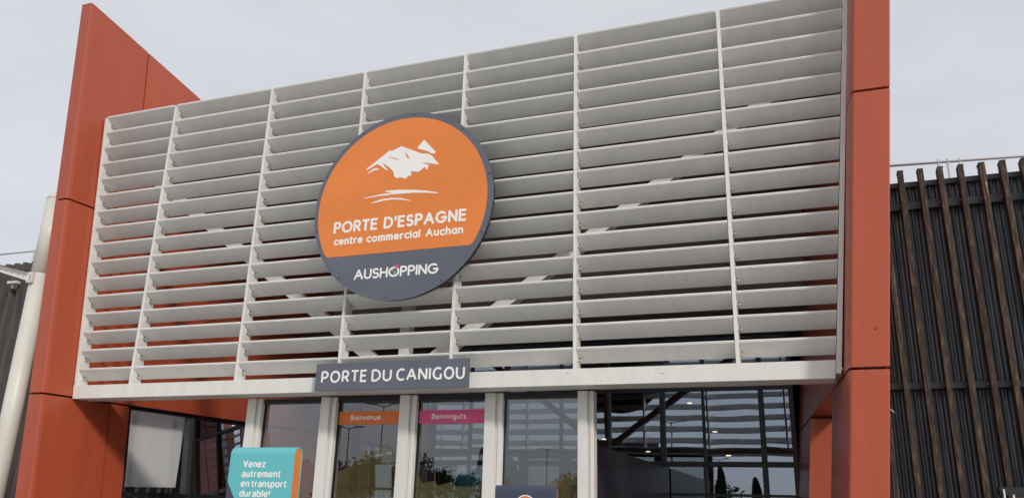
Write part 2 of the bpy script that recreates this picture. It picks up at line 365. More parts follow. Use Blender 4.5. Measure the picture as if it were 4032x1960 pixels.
# ------------------------------------------------------------------ louvre screen
scr = thing('louvre_screen', 'large off-white louvre screen between the two orange-red pillars', 'louvre screen')
ZT, PT = 8.2733, 0.3072; ZBT, ZBB = 3.388, 3.176
MX = [-4.650, -2.636, -0.867, 0.880, 2.622, 4.645]
def xl(z): return -6.2532 + .0955 * (ZT - z)
def xr(z): return 6.2534 - .1054 * (ZT - z)
# profile of a blade in (y, z) relative to the front edge
prof = [(0.0, 0.0)]
for i in range(1, 8):
    f = i / 7; prof.append((.214 * f, -.166 * f - .006 * math.sin(math.pi * f) + .004))
prof.append((.216, -.178))
prof += [(.006, -.028), (.005, -.0165), (.0, -.0155)]
def blade_mesh(xa0, xb0, ta, tb):
    V = [(xa0 + ta * z, y, z) for y, z in prof] + [(xb0 + tb * z, y, z) for y, z in prof]; n = len(prof)
    F = [(i, (i + 1) % n, n + (i + 1) % n, n + i) for i in range(n)] + [tuple(range(n)), tuple(range(n, 2 * n))]
    me = bpy.data.meshes.new('blade'); me.from_pydata(V, [], F)
    bm = bmesh.new(); bm.from_mesh(me); bmesh.ops.recalc_face_normals(bm, faces=bm.faces)
    bmesh.ops.triangulate(bm, faces=[f for f in bm.faces if len(f.verts) > 4]); bm.to_mesh(me); bm.free()
    for p in me.polygons:
        p.use_smooth = False
    me.materials.append(M['blade']); return me
# bracket under the left end of each blade: a bent plate with a dark bolt
def bracket_mesh():
    V = []; F = []; mi = []
    def bxx(x0, x1, pl, m):
        b = len(V); n = len(pl)
        for x in (x0, x1):
            for y, z in pl: V.append((x, y, z))
        F.append(tuple(range(b, b + n))); F.append(tuple(range(b + n, b + 2 * n))); mi.extend([m, m])
        for i in range(n): F.append((b + i, b + (i + 1) % n, b + n + (i + 1) % n, b + n + i)); mi.append(m)
    bxx(0, .006, [(.085, -.075), (.09, -.150), (.155, -.172), (.185, -.145)], 0)
    bxx(.006, .05, [(.09, -.150), (.155, -.172), (.155, -.177), (.09, -.155)], 0)
    bxx(.006, .016, [(.115 + .011 * math.cos(a * math.pi / 3), -.13 + .011 * math.sin(a * math.pi / 3)) for a in range(6)], 1)
    me = bpy.data.meshes.new('bracket'); me.from_pydata(V, [], F); me.materials.append(M['white']); me.materials.append(M['black'])
    for p, m in zip(me.polygons, mi): p.material_index = m
    return me
brk = bracket_mesh()
HW = .0225; gap = .006
rng = random.Random(3)
bays = [(None, MX[0])] + list(zip(MX[:-1], MX[1:])) + [(MX[-1], None)]
shared = {}
for bi, (a, b) in enumerate(bays):
    for k in range(16):
        z = ZT - PT * k
        if a is None:
            me = blade_mesh(xl(z) + .05, b - HW - gap, -.0955, 0)
            xa = xl(z) + .05
        elif b is None:
            me = blade_mesh(a + HW + gap, xr(z) - .004, 0, .1054); xa = a + HW
        else:
            if bi not in shared: shared[bi] = blade_mesh(a + HW + gap, b - HW - gap, 0, 0)
            me = shared[bi]; xa = a + HW
        o = bpy.data.objects.new('blade', me); C.objects.link(o); o.parent = scr
        o.location = (0, rng.uniform(-.001, .001), z + rng.uniform(-.003, .003)); o.rotation_euler = (rng.uniform(-.008, .008), rng.uniform(-.0004, .0004), 0)
        k_ = bpy.data.objects.new('bracket', brk); C.objects.link(k_); k_.parent = scr; k_.location = (xa + .001, 0, z)
for x in MX: box('mullion', x - HW, x + HW, .003, .212, ZBT - .01, ZT - .02, 'white', scr, .004)
# leaning end mullions
zb, zt = ZBT - .005, ZT - .02
hexa('end_mullion', [(xl(zb) - .012, 0, zb), (xl(zb) + .045, 0, zb), (xl(zb) + .045, .212, zb), (xl(zb) - .012, .212, zb), (xl(zt) - .012, 0, zt), (xl(zt) + .045, 0, zt), (xl(zt) + .045, .212, zt), (xl(zt) - .012, .212, zt)], 'white', scr, .004)
zb = 3.232
hexa('end_mullion', [(xr(zb) + .003, -.012, zb), (xr(zb) + .062, -.012, zb), (xr(zb) + .062, .2, zb), (xr(zb) + .003, .2, zb), (xr(zt) + .003, -.012, zt), (xr(zt) + .062, -.012, zt), (xr(zt) + .062, .2, zt), (xr(zt) + .003, .2, zt)], 'white', scr, .004)
zz = ZBB
hexa('bottom_beam', [(xl(zz) - .01, -.004, zz), (xr(zz) - .002, -.004, zz), (xr(zz) - .002, .345, zz), (xl(zz) - .01, .345, zz), (xl(ZBT) - .02, -.004, ZBT), (xr(ZBT) - .004, -.004, ZBT), (xr(ZBT) - .004, .345, ZBT), (xl(ZBT) - .02, .345, ZBT)], 'white', scr, .005)
for x, z, l in ((2.52, 3.335, .03), (3.72, 3.30, .03), (2.97, 3.232, .012)):      # chips in the beam's paint
    slab_xz('paint_chip', [(x, z), (x + l, z - .004), (x + l * 1.1, z - .008), (x + .3 * l, z - .006), (x, z - .012)], -.0055, -.004, 'black', scr)
for x, z in ((xr(3.42) + .03, 3.42), (xr(3.3) + .065, 3.28), (xl(3.46) + .015, 3.46), (xl(5.3) + .01, 5.34)):
    tube('bolt', [(x, -.028, z), (x, .0, z)], .010, 'galv', scr, 8)
# white steel bracing behind the louvres
tr = thing('steel_truss', 'white steel V bracing with centre post behind the louvres', 'truss')
def brace(p, q, w, nm='brace'):
    p, q = Vector(p), Vector(q); d = (q - p).normalized(); up = Vector((0, 1, 0)); s = d.cross(up).normalized() * w; u = up * w
    hexa(nm, [p - s - u, p + s - u, p + s + u, p - s + u, q - s - u, q + s - u, q + s + u, q - s + u], 'white', tr, .006)
brace((-.10, .5, 3.36), (-5.2, .5, 7.02), .085); brace((.03, .5, 3.42), (6.0, .5, 7.60), .085)
box('post', -.15, .01, .42, .58, 3.36, 8.1, 'white', tr, .006)
box('top_chord', -6.3, 6.3, .43, .57, 8.02, 8.18, 'white', tr, .006)
box('gusset', -.42, .34, .49, .505, 3.37, 3.62, 'white', tr)
box('bottom_chord', -5.7, 5.7, .425, .575, 3.20, 3.34, 'white', tr, .006)

# ------------------------------------------------------------------ canopy roof, back wall, curtain wall
rf = thing('canopy_roof', 'dark flat canopy roof hidden behind the top of the louvre screen', 'roof')
box('roof_deck', -6.25, 6.25, .6, 6.9, 8.20, 8.42, 'ceiling', rf)
for i in range(5): box('roof_beam', -6.2, 6.2, 1.6 + i * 1.15, 1.75 + i * 1.15, 7.9, 8.197, 'ceiling', rf)
bw = thing('panelled_back_wall', 'brown panelled wall above the glazing behind the louvres', 'wall')
box('backing', -5.6, 5.6, 6.80, 6.95, 5.17, 8.25, 'joint', bw)
xs = [-5.55 + i * 1.585 for i in range(8)]
pr_me = None
for r in range(8):
    for c in range(7):
        z0 = 5.18 + r * .375
        if pr_me is None:
            o = box('cladding_panel', .008, 1.577, 0, .03, .008, .367, 'brown', bw, .004); pr_me = o.data
        else:
            o = bpy.data.objects.new('cladding_panel', pr_me); C.objects.link(o); o.parent = bw
        o.location = (xs[c], 6.765, z0)
cw = thing('curtain_wall', 'dark framed glass curtain wall at the back of the entrance recess', 'glazing')
VX = [-5.03, -4.47, -3.36, -2.55, -1.65, -.82, .42, 1.45, 2.55, 3.36, 4.47, 5.03]
VW = [.09, .10, .05, .10, .05, .10, .05, .05, .10, .05, .10, .09]
HZ = [.14, 2.03, 2.60, 4.05, 5.12]; HWd = [.10, .05, .10, .07, .10]
for x, w in zip(VX, VW): box('mullion', x - w / 2, x + w / 2, 6.63, 6.80, .12, 5.17, 'dark_frame', cw, .004)
for zc, w in zip(HZ, HWd):
    for i in range(len(VX) - 1):
        box('transom', VX[i] + VW[i] / 2 + .001, VX[i + 1] - VW[i + 1] / 2 - .001, 6.64, 6.79, zc - w / 2, zc + w / 2, 'dark_frame', cw)
for j in range(len(HZ) - 1):
    for i in range(len(VX) - 1):
        x0, x1 = VX[i] + VW[i] / 2 - .004, VX[i + 1] - VW[i + 1] / 2 + .004; z0, z1 = HZ[j] + HWd[j] / 2 - .004, HZ[j + 1] - HWd[j + 1] / 2 + .004
        a = rng.uniform(-.0035, .0035); b = rng.uniform(-.0035, .0035); w, h = (x1 - x0) / 2, (z1 - z0) / 2
        py('pane', [(x0, 6.70 - a * w - b * h, z0), (x1, 6.70 + a * w - b * h, z0), (x1, 6.70 + a * w + b * h, z1), (x0, 6.70 - a * w + b * h, z1)], [(0, 1, 2, 3)], 'glass', cw)
# interior seen dimly through the glass
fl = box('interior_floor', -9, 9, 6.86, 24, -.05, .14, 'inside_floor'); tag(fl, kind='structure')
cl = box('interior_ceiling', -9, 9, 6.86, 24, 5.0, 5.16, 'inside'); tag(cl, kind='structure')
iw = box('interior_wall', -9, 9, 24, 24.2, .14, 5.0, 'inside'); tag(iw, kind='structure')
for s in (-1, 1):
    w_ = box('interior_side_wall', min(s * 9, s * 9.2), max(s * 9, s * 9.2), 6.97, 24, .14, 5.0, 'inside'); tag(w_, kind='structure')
sb = thing('interior_bulkhead', 'pale sloping bulkhead seen through the right-hand glazing', 'bulkhead')
hexa('sloped_panel', [(2.3, 10.2, 3.0), (5.4, 9.4, 2.9), (5.6, 12.0, 3.4), (2.4, 12.0, 3.4), (2.3, 10.2, 3.08), (5.4, 9.4, 2.98), (5.6, 12.0, 3.48), (2.4, 12.0, 3.48)], 'inside_pale', sb)
box('edge_trim', 2.3, 5.5, 12.0, 12.1, 3.3, 3.6, 'inside', sb)
for i, (x, y, z) in enumerate(((2.48, 11, 4.33), (1.40, 11, 3.14), (3.07, 11, 3.62), (.27, 11, 3.45), (3.55, 9.2, 2.93), (-2.54, 11, 4.38))):
    where = ['highest in the right-hand glazing', 'lowest, just right of the last white post', 'above the pale bulkhead', 'beside the last white post', 'at the edge of the pale bulkhead', 'behind the glass doors'][i]
    d = thing('downlight', 'small warm lit downlight inside, ' + where, 'lamp', (x, y, z), 'lit downlights inside the entrance')
    tube('housing', [(0, 0, .012), (0, 0, .10)], .085, 'dark_frame', d, 14)
    tube('lamp_disc', [(0, 0, -.004), (0, 0, .010)], .055, 'lamp_glow', d, 14)
    tube('drop_rod', [(0, 0, .10), (0, 0, 5.0 - z)], .01, 'dark_frame', d, 6)

# ------------------------------------------------------------------ glazed entrance front with white posts
ve = thing('entrance_glazing', 'white posts and tall glass panes of the entrance below the beam', 'glazing')
PX = [(-2.70, -2.461), (-1.392, -1.150), (-.086, .164), (1.222, 1.470), (2.537, 2.748)]
for x0, x1 in PX:
    w = x1 - x0
    box('post', x0, x0 + w * .62, .45, .66, .12, 3.172, 'white', ve, .004)
    box('stile', x0 + w * .62 + .001, x0 + w * .76, .50, .63, .12, 3.170, 'galv' if False else 'white', ve, .003)
    box('stile', x0 + w * .76 + .001, x1, .48, .64, .12, 3.171, 'white', ve, .003)
for i in range(4):
    x0, x1 = PX[i][1], PX[i + 1][0]
    box('head_rail', x0 + .001, x1 - .001, .53, .63, 3.10, 3.168, 'dark_frame', ve)
    box('gasket', x0 + .0005, x0 + .010, .555, .60, .12, 3.099, 'black', ve)
    a = rng.uniform(-.0015, .0015)
    py('pane', [(x0 + .004, .585 - a, .12), (x1, .585 + a, .12), (x1, .585 + a, 3.105), (x0 + .004, .585 - a, 3.105)], [(0, 1, 2, 3)], 'glass_door', ve)
def band(x0, x1, mat): return slab_xz('sticker_band', [(x0, 2.783), (x1, 2.783), (x1, 2.968), (x0, 2.968)], .570, .574, mat, ve)
b1 = band(-1.235, -.095, 'orange_vinyl'); b2 = band(.105, 1.215, 'pink')
lettering('lettering', 'Bienvenue', -.938, -.442, 2.842, .078, .5685, .15, 'lettering', b1, False, .16)
lettering('lettering', 'Benvinguts', .373, .900, 2.842, .078, .5685, .15, 'lettering', b2, False, .16)
def fl_(poly, mat, y=.5745): return slab_xz('window_film', poly, y, y + .002, mat, ve)
box('side_screen', 2.60, 2.66, .70, 6.60, .12, 2.52, 'dark_frame', ve)
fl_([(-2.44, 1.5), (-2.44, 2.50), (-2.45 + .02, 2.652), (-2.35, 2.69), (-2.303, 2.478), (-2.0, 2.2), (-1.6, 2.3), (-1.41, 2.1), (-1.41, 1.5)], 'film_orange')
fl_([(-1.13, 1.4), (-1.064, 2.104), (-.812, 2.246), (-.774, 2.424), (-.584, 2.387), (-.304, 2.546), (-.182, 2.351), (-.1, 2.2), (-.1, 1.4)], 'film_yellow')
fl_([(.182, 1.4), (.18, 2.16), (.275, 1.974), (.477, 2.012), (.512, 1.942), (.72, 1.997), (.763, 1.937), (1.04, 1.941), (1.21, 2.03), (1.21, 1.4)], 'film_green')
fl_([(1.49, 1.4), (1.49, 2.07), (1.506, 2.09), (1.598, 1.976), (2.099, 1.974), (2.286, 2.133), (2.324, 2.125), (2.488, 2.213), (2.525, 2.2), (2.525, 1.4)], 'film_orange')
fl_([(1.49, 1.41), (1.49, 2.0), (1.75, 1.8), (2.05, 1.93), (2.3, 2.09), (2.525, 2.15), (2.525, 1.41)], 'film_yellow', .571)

# ------------------------------------------------------------------ signs
rs = thing('round_sign', 'big round orange and slate sign with white mountain emblem on the louvres', 'sign', (0, 0, 0))
CX, CZ, RD = .09, 5.815, 1.437
circ = [(CX + RD * math.cos(2 * math.pi * i / 96), CZ + RD * math.sin(2 * math.pi * i / 96)) for i in range(96)]
slab_xz('disc', circ, -.26, -.235, 'sign_grey', rs)
circ2 = [(CX + (RD - .012) * math.cos(2 * math.pi * i / 96), CZ + (RD - .012) * math.sin(2 * math.pi * i / 96)) for i in range(96)]
slab_xz('rim', circ2, -.2345, -.17, 'black', rs)
for x in (-.6, .75): box('bracket', x - .04, x + .04, -.169, -.002, CZ - 1.0, CZ + 1.0, 'galv', rs)
oc = (.078, 5.808); OR = 1.362; cut = 5.089
dz = cut + .085 - oc[1]; hw = math.sqrt(OR ** 2 - dz ** 2); a_r = math.atan2(dz, hw)
poly = [(oc[0] + OR * math.cos(a_r + (math.pi - 2 * a_r) * i / 90), oc[1] + OR * math.sin(a_r + (math.pi - 2 * a_r) * i / 90)) for i in range(91)]
# rounded lower corners
xl_, xr_ = poly[-1][0], poly[0][0]
poly += [(xl_ + .012 + .09 * (1 - math.cos(t)), cut + .085 * (1 - math.sin(t))) for t in [k / 8 * math.pi / 2 for k in range(1, 9)]]
poly += [(xr_ - .012 - .09 * (1 - math.sin(t)), cut + .085 * (1 - math.cos(t))) for t in [k / 8 * math.pi / 2 for k in range(0, 8)]]
op = slab_xz('orange_field', poly, -.263, -.2605, 'sign_orange', rs)
YL = -.2665
mount = [(-0.526, 6.423), (-0.152, 6.677), (-0.11, 6.664), (0.042, 6.722), (0.377, 6.558), (0.483, 6.544), (0.551, 6.501), (0.676, 6.345), (0.386, 6.42), (0.507, 6.361), (0.486, 6.293), (0.459, 6.301), (0.465, 6.333), (0.431, 6.33), (0.382, 6.293), (0.344, 6.272), (0.224, 6.3), (0.237, 6.227), (0.189, 6.232), (0.145, 6.187), (0.104, 6.207), (0.039, 6.233), (0.032, 6.213), (-0.014, 6.221), (-0.052, 6.261), (-0.062, 6.322), (-0.129, 6.395), (-0.187, 6.441), (-0.265, 6.495), (-0.153, 6.351), (-0.209, 6.384), (-0.326, 6.477), (-0.366, 6.477), (-0.511, 6.403)]
emb = slab_xz('emblem', mount, YL, -.2635, 'lettering', rs)
slab_xz('emblem', [(0.41, 6.774), (0.607, 6.555), (0.600, 6.535), (0.588, 6.53), (0.535, 6.542), (0.494, 6.573), (0.4, 6.611), (0.3, 6.651), (0.317, 6.675)], YL, -.2635, 'lettering', rs)
slab_xz('emblem', [(-0.5, 6.35), (-0.389, 6.422), (-0.32, 6.413), (-0.31, 6.391), (-0.386, 6.388), (-0.492, 6.343)], YL, -.2635, 'lettering', rs)
slab_xz('emblem', [(-0.525, 5.963), (-0.25, 5.99), (-0.044, 5.995), (-0.174, 6.02), (-0.167, 6.037), (0.05, 6.03), (0.284, 6.001), (0.5, 5.962), (0.676, 5.919), (0.676, 5.904), (0.5, 5.932), (0.288, 5.955), (-0.028, 5.968), (-.3, 5.965), (-.525, 5.953)], YL, -.2635, 'lettering', rs)
slab_xz('emblem', [(-0.394, 5.868), (-.30, 5.895), (-0.21, 5.912), (-0.051, 5.915), (0.109, 5.89), (0.249, 5.841), (0.247, 5.834), (0.111, 5.867), (-0.049, 5.889), (-0.208, 5.884), (-.39, 5.860)], YL, -.2635, 'lettering', rs)
slab_xz('emblem_cut', [(-0.165, 6.572), (-0.088, 6.558), (-.02, 6.53), (0.024, 6.497), (-.03, 6.520), (-0.09, 6.545), (-.165, 6.565)], YL - .0012, YL - .0004, 'sign_orange', rs)
slab_xz('emblem_cut', [(0.095, 6.621), (0.152, 6.572), (0.191, 6.504), (0.147, 6.52), (0.125, 6.57)], YL - .0012, YL - .0004, 'sign_orange', rs)
lettering('lettering', 'PORTE', -.990, -.262, 5.447, .182, YL, .20, 'lettering', rs, True, .16)
lettering('lettering', "D'ESPAGNE", -.158, 1.135, 5.447, .182, YL, .20, 'lettering', rs, True, .16)
for wd, a, b in (('centre', -.964, -.486), ('commercial', -.421, .441), ('Auchan', .525, 1.098)):
    lettering('lettering', wd, a, b, 5.264, .122, YL, .20, 'lettering', rs, True, .17)
lettering('lettering', 'AUSHOPPING', -.578, .752, 4.718, .152, YL + .003, .18, 'lettering', rs, True, .08)
def blob(cx, cz, rx, rz, ang, mat, y=YL - .001):
    ca, sa = math.cos(ang), math.sin(ang)
    slab_xz('emblem_drop', [(cx + rx * math.cos(t) * ca - rz * math.sin(t) * sa, cz + rx * math.cos(t) * sa + rz * math.sin(t) * ca) for t in [k * math.pi / 8 for k in range(16)]], y, y + .001, mat, rs)
blob(.11, 4.868, .024, .038, -.6, 'pink', YL - .002); blob(.078, 4.778, .016, .027, -.2, 'teal', YL - .002); blob(.040, 4.818, .011, .015, .8, 'yellow', YL - .002)
for k in range(10):
    t = 2 * math.pi * (k + .35) / 10; tube('screw', [(CX + 1.40 * math.cos(t), -.264, CZ + 1.40 * math.sin(t)), (CX + 1.40 * math.cos(t), -.2602, CZ + 1.40 * math.sin(t))], .011, 'black', rs, 8)

ps = thing('name_sign', 'long slate sign with white capital letters fixed across the beam', 'sign')
box('board', -1.143, 1.217, -.125, -.095, 3.170, 3.558, 'sign_grey', ps, .003)
box('back_frame', -1.10, 1.17, -.0945, -.006, 3.20, 3.38, 'galv', ps)
for wd, a, b in (('PORTE', -1.046, -.308), ('DU', -.241, .070), ('CANIGOU', .141, 1.158)):
    lettering('lettering', wd, a, b, 3.280, .172, -.131, .165, 'lettering', ps, False, .17)

def totem(name, label, x0, x1, ztop_, yf, depth, rz, shell, cap):
    cx = (x0 + x1) / 2; t = thing(name, label, 'totem', (cx, yf, .12), None, rz)
    r = depth / 2; pf = [(0.0, 0.0), (0.0, ztop_ - .12 - r)] + [(r - r * math.cos(a), ztop_ - .12 - r + r * math.sin(a)) for a in [k / 8 * math.pi for k in range(1, 8)]] + [(depth, ztop_ - .12 - r), (depth, 0.0)]
    h = (x1 - x0) / 2; n = len(pf); th = .012
    # folded outer sheet
    inn = [(max(th, min(depth - th, y)) if z < ztop_ - .12 - r + 1e-6 else r + (y - r) * (r - th) / r, z if z < ztop_ - .12 - r + 1e-6 else ztop_ - .12 - r + (z - (ztop_ - .12 - r)) * (r - th) / r) for y, z in pf]
    V = []
    for x in (-h, h):
        V += [(x, y, z) for y, z in pf] + [(x, y, z) for y, z in inn]
    F = []; m = 2 * n
    for i in range(n - 1):
        F += [(i, i + 1, m + i + 1, m + i), (n + i, n + i + 1, m + n + i + 1, m + n + i), (i, i + 1, n + i + 1, n + i), (m + i, m + i + 1, m + n + i + 1, m + n + i)]
    o = py('folded_sheet', V, F, shell, t)
    for p in o.data.polygons: p.use_smooth = False
    # side infill, slightly recessed
    V = [(x, y, z) for x in (-h + .006, h - .006) for y, z in inn]
    F = [tuple(range(n)), tuple(range(n, 2 * n))] + [(i, (i + 1) % n, n + (i + 1) % n, n + i) for i in range(n)]
    py('side_infill', [(x, y, z) for x, y, z in V], F, cap, t)
    box('base_plate', -h - .05, h + .05, -.06, depth + .06, .0, .012, 'galv', t)
    return t, cx
t1, cx1 = totem('information_totem', 'teal and orange totem with four lines of white text before the doors', -.526, .288, 2.228, -2.5, .15, 0.0, 'teal', 'sign_orange')
def rel(o, p): o.location = (-p.location.x, -p.location.y, -p.location.z); return o
rel(slab_xz('navy_corner', [(-.524, 1.864), (-.416, 1.695), (-.25, 1.40), (-.1, .9), (-.1, .14), (-.524, .14)], -2.503, -2.5005, 'navy', t1), t1)
for wd, a, b, z in (('Venez', -.347, -.062, 2.016), ('@utrement', -.350, .144, 1.914), ('en', -.350, -.240, 1.814), ('tr@nsport', -.214, .230, 1.814), ('dur@ble!', -.352, .036, 1.714)):
    for l_ in lettering('letter', wd, a, b, z - .004, .077 if z > 2 else .078, -2.504, .175, 'lettering', t1, False, .15): rel(l_, t1)
t2, cx2 = totem('directory_totem', 'navy totem with orange edge and round orange emblem before the doors', 2.575, 3.165, 1.874, -2.5, .09, math.radians(6), 'navy', 'sign_orange')
def disc_l(R, y, mat, nm): return slab_xz(nm, [(R * math.cos(2 * math.pi * i / 40), 1.572 + R * math.sin(2 * math.pi * i / 40)) for i in range(40)], y, y + .002, mat, t2)
disc_l(.098, -.003, 'lettering', 'emblem_ring'); disc_l(.088, -.0045, 'navy', 'emblem_ring'); disc_l(.084, -.006, 'orange_vinyl', 'emblem')

# ------------------------------------------------------------------ left side opening: white board and side glazing
wb = thing('white_board', 'blank white board fixed in the side opening behind the left pillar', 'board')
def onL(y, z, o): return (-(xin(z, y) + o), y, z)
hexa('board_sheet', [onL(1.505, 1.865, .42), onL(2.655, 1.888, .42), onL(2.655, 1.888, .45), onL(1.505, 1.865, .45), onL(1.503, 3.196, .42), onL(2.80, 3.198, .42), onL(2.80, 3.198, .45), onL(1.503, 3.196, .45)], 'board', wb, .003)
for yb in (1.6, 2.5):
    hexa('support_post', [onL(yb, .12, .452), onL(yb + .06, .12, .452), onL(yb + .06, .12, .5), onL(yb, .12, .5), onL(yb, 3.1, .452), onL(yb + .06, 3.1, .452), onL(yb + .06, 3.1, .5), onL(yb, 3.1, .5)], 'dark_frame', wb)
sg = thing('side_glazing', 'dark framed side glazing beside the white board', 'glazing')
def bar(y0, y1, z0, z1, mat='dark_frame', o0=.10, o1=.22, nm='frame_bar'):
    return hexa(nm, [onL(y0, z0, o0), onL(y1, z0, o0), onL(y1, z0, o1), onL(y0, z0, o1), onL(y0, z1, o0), onL(y1, z1, o0), onL(y1, z1, o1), onL(y0, z1, o1)], mat, sg)
bar(1.13, 4.44, 3.155, 3.21); bar(1.13, 4.44, 1.70, 1.78); bar(1.13, 4.44, .12, .22)
for y in (1.2, 2.62, 4.1): bar(y - .05, y + .05, .222, 3.154, 'dark_frame' if y != 2.62 else 'rail_dark')
for y0, y1 in ((2.67, 4.05), (4.15, 4.44)):
    for z0, z1 in ((.22, 1.70), (1.78, 3.155)):
        py('pane', [onL(y0, z0, .16), onL(y1, z0, .16), onL(y1, z1, .16), onL(y0, z1, .16)], [(0, 1, 2, 3)], 'glass_side', sg)

# ------------------------------------------------------------------ cladding walls with wooden slats
def corrugated(name, x0, x1, yb, z0, z1, pitch, depth, flat, mat, parent):
    V, F = [], []; x = x0; P = []
    fl = pitch * flat; sl = (pitch - 2 * fl) / 2
    while x < x1:
        P += [(x, yb), (x + fl, yb), (x + fl + sl, yb - depth), (x + 2 * fl + sl, yb - depth)]; x += pitch
    P.append((x, yb)); n = len(P)
    V = [(a, b, z0) for a, b in P] + [(a, b, z1) for a, b in P] + [(P[0][0], yb + .12, z1), (P[-1][0], yb + .12, z1)]
    F = [(i, i + 1, n + i + 1, n + i) for i in range(n - 1)]
    for i in range(n - 1): F.append((n + i, n + i + 1, 2 * n + 1 if False else n + i + 1)) if False else None
    return py(name, V[:2 * n], [f for f in F if f], mat, parent)
rw = thing('slatted_wall', 'dark corrugated metal wall behind upright wooden slats on the right', 'wall')
corrugated('corrugated_sheet', 6.0, 16.0, 4.60, .1, 7.10, .102, .035, .30, 'clad_dark', rw)
box('backing', 6.1, 16.0, 4.605, 5.2, .1, 7.12, 'joint', rw)
box('coping', 6.0, 16.0, 4.50, 5.25, 7.098, 7.19, 'rail_dark', rw, .006)
for z0, z1 in ((6.672, 6.81), (3.65, 3.752), (.5, .6)): box('rail', 6.0, 16.0, 4.44, 4.555, z0, z1, 'rail_dark', rw, .004)
for i in range(21):
    x = 7.14 + (i - 4) * .3052
    w = .042
    # slightly waney timber: a few sections along the height
    V, F = [], []; zs = [.5 + (7.30 - .5) * k / 24 for k in range(25)]
    for k, z in enumerate(zs):
        j = [(rng.uniform(-.0035, .0035), rng.uniform(-.0035, .0035)) for _ in range(4)]
        bow = .006 * math.sin(z * .9 + i * 1.7)
        V += [(x - w + bow + j[0][0], 4.25 + j[0][1], z), (x + w + bow + j[1][0], 4.25 + j[1][1], z), (x + w + bow + j[2][0], 4.437, z), (x - w + bow + j[3][0], 4.437, z)]
    n = len(zs)
    F = [(k * 4 + a, k * 4 + (a + 1) % 4, k * 4 + 4 + (a + 1) % 4, k * 4 + 4 + a) for k in range(n - 1) for a in range(4)] + [(0, 1, 2, 3), tuple(4 * (n - 1) + a for a in range(4))]
    s = py('slat', V, F, 'wood', rw)
    box('cap_plate', x - w - .004, x + w + .004, 4.242, 4.442, 7.302, 7.316, 'rail_dark', s)
    for zz in (6.74, 3.70):
        tube('bolt', [(x - w - .018, 4.40, zz), (x - w + .002, 4.40, zz)], .009, 'galv', s, 6)
    if i == 8:
        slab_xz('split_scar', [(x + .012, 6.94), (x + .026, 6.99), (x + .034, 6.94), (x + .024, 6.85), (x + .03, 6.68), (x + .018, 6.78)], 4.240, 4.249, 'wood_pale', s)
    if i in (5, 11):
        slab_xz('split_scar', [(x - .01, 5.6), (x + .006, 5.65), (x + .01, 5.3), (x - .002, 5.0), (x - .008, 5.3)], 4.240, 4.249, 'wood', s)
wire = tube('cable_end', [(6.50, 4.22, 3.36), (6.60, 4.215, 3.285), (6.655, 4.21, 3.215)], .011, 'galv', None, 8, .006); tag(wire, 'short pale cable end poking out beside the right pillar', 'cable')

lw = thing('corrugated_wall', 'brown-grey deep corrugated metal wall at the far left', 'wall')
corrugated('corrugated_sheet', -6.1, -5.55, 4.62, .1, 3.19, .3035, .15, .33, 'clad_brown', lw)
corrugated('corrugated_sheet', -26.02, -6.0, 4.66, .1, 7.40, .3035, .15, .33, 'clad_brown', lw)
box('backing', -26, -6.1, 4.665, 5.2, .1, 7.36, 'joint', lw)

def guard(name, label, p, q, zr, posts, zb):
    t = thing(name, label, 'guard rail')
    P, Q = Vector(p), Vector(q)
    tube('top_rail', [P, Q], .024, 'galv', t, 10)
    for f in posts:
        c = P.lerp(Q, f); tube('post', [(c.x, c.y, zb), (c.x, c.y, c.z + .06)], .022, 'galv', t, 8)
    return t
guard('guard_rail', 'galvanised guard rail on the roof edge above the wooden slats', (6.6, 5.943, 8.128), (13.0, 6.55, 8.128), 0, (.2225, .247, .279, .60, .85), 5.3)
c_ = guard('guard_rail', 'thin guard rail on the roof above the left corrugated wall', (-18.5, 6.0, 8.32), (-13.2, 6.0, 8.29), 0, (.15, .655, .95), 5.3)
rr = box('roof', -26, 16, 5.26, 40, 5.3, 5.5, 'ceiling'); tag(rr, kind='structure')

# wall lamp on the left wall
wlmp = thing('wall_floodlight', 'small white floodlight fixed to the left corrugated wall', 'lamp', (-13.42, 4.42, 6.82))
box('head', -.17, .15, -.10, .02, -.03, .035, 'mast', wlmp, .008); box('bracket', -.13, -.03, .0, .08, -.12, -.031, 'galv', wlmp); box('visor', -.20, -.171, -.08, .0, -.01, .05, 'galv', wlmp)

# white mast with side arm
ms = thing('white_mast', 'thick white round mast with a side arm left of the pillar', 'mast', (-7.056, 0.0, .12))
tube('shaft', [(0, 0, 0), (0, 0, 5.235)], .153, 'mast', ms, 32); tube('shaft', [(0, 0, 5.243), (0, 0, 6.62)], .153, 'mast', ms, 32)
tube('cap', [(0, 0, 6.625), (0, 0, 6.66), (.03, 0, 6.74)], .158, 'mast', ms, 32, .10)
py('side_arm', [(-.02, -.215, 5.19), (-.02, -.215, 5.065), (-.90, -.215, 5.325), (-.90, -.215, 5.405), (-.02, -.195, 5.19), (-.02, -.195, 5.065), (-.90, -.195, 5.325), (-.90, -.195, 5.405)], [(0, 1, 2, 3), (4, 5, 6, 7), (0, 1, 5, 4), (1, 2, 6, 5), (2, 3, 7, 6), (3, 0, 4, 7)], 'white', ms)
py('arm_flange', [(-.02, -.26, 5.192), (-.02, -.17, 5.192), (-.90, -.17, 5.407), (-.90, -.26, 5.407), (-.02, -.26, 5.20), (-.02, -.17, 5.20), (-.90, -.17, 5.415), (-.90, -.26, 5.415)], [(0, 1, 2, 3), (4, 5, 6, 7), (0, 1, 5, 4), (1, 2, 6, 5), (2, 3, 7, 6), (3, 0, 4, 7)], 'white', ms)
tube('cross_pipe', [(-.88, -.2, 5.37), (-2.6, -.2, 5.52)], .045, 'white', ms, 14)
box('fixing_plate', -.06, .06, -.205, -.150, 5.04, 5.22, 'white', ms)
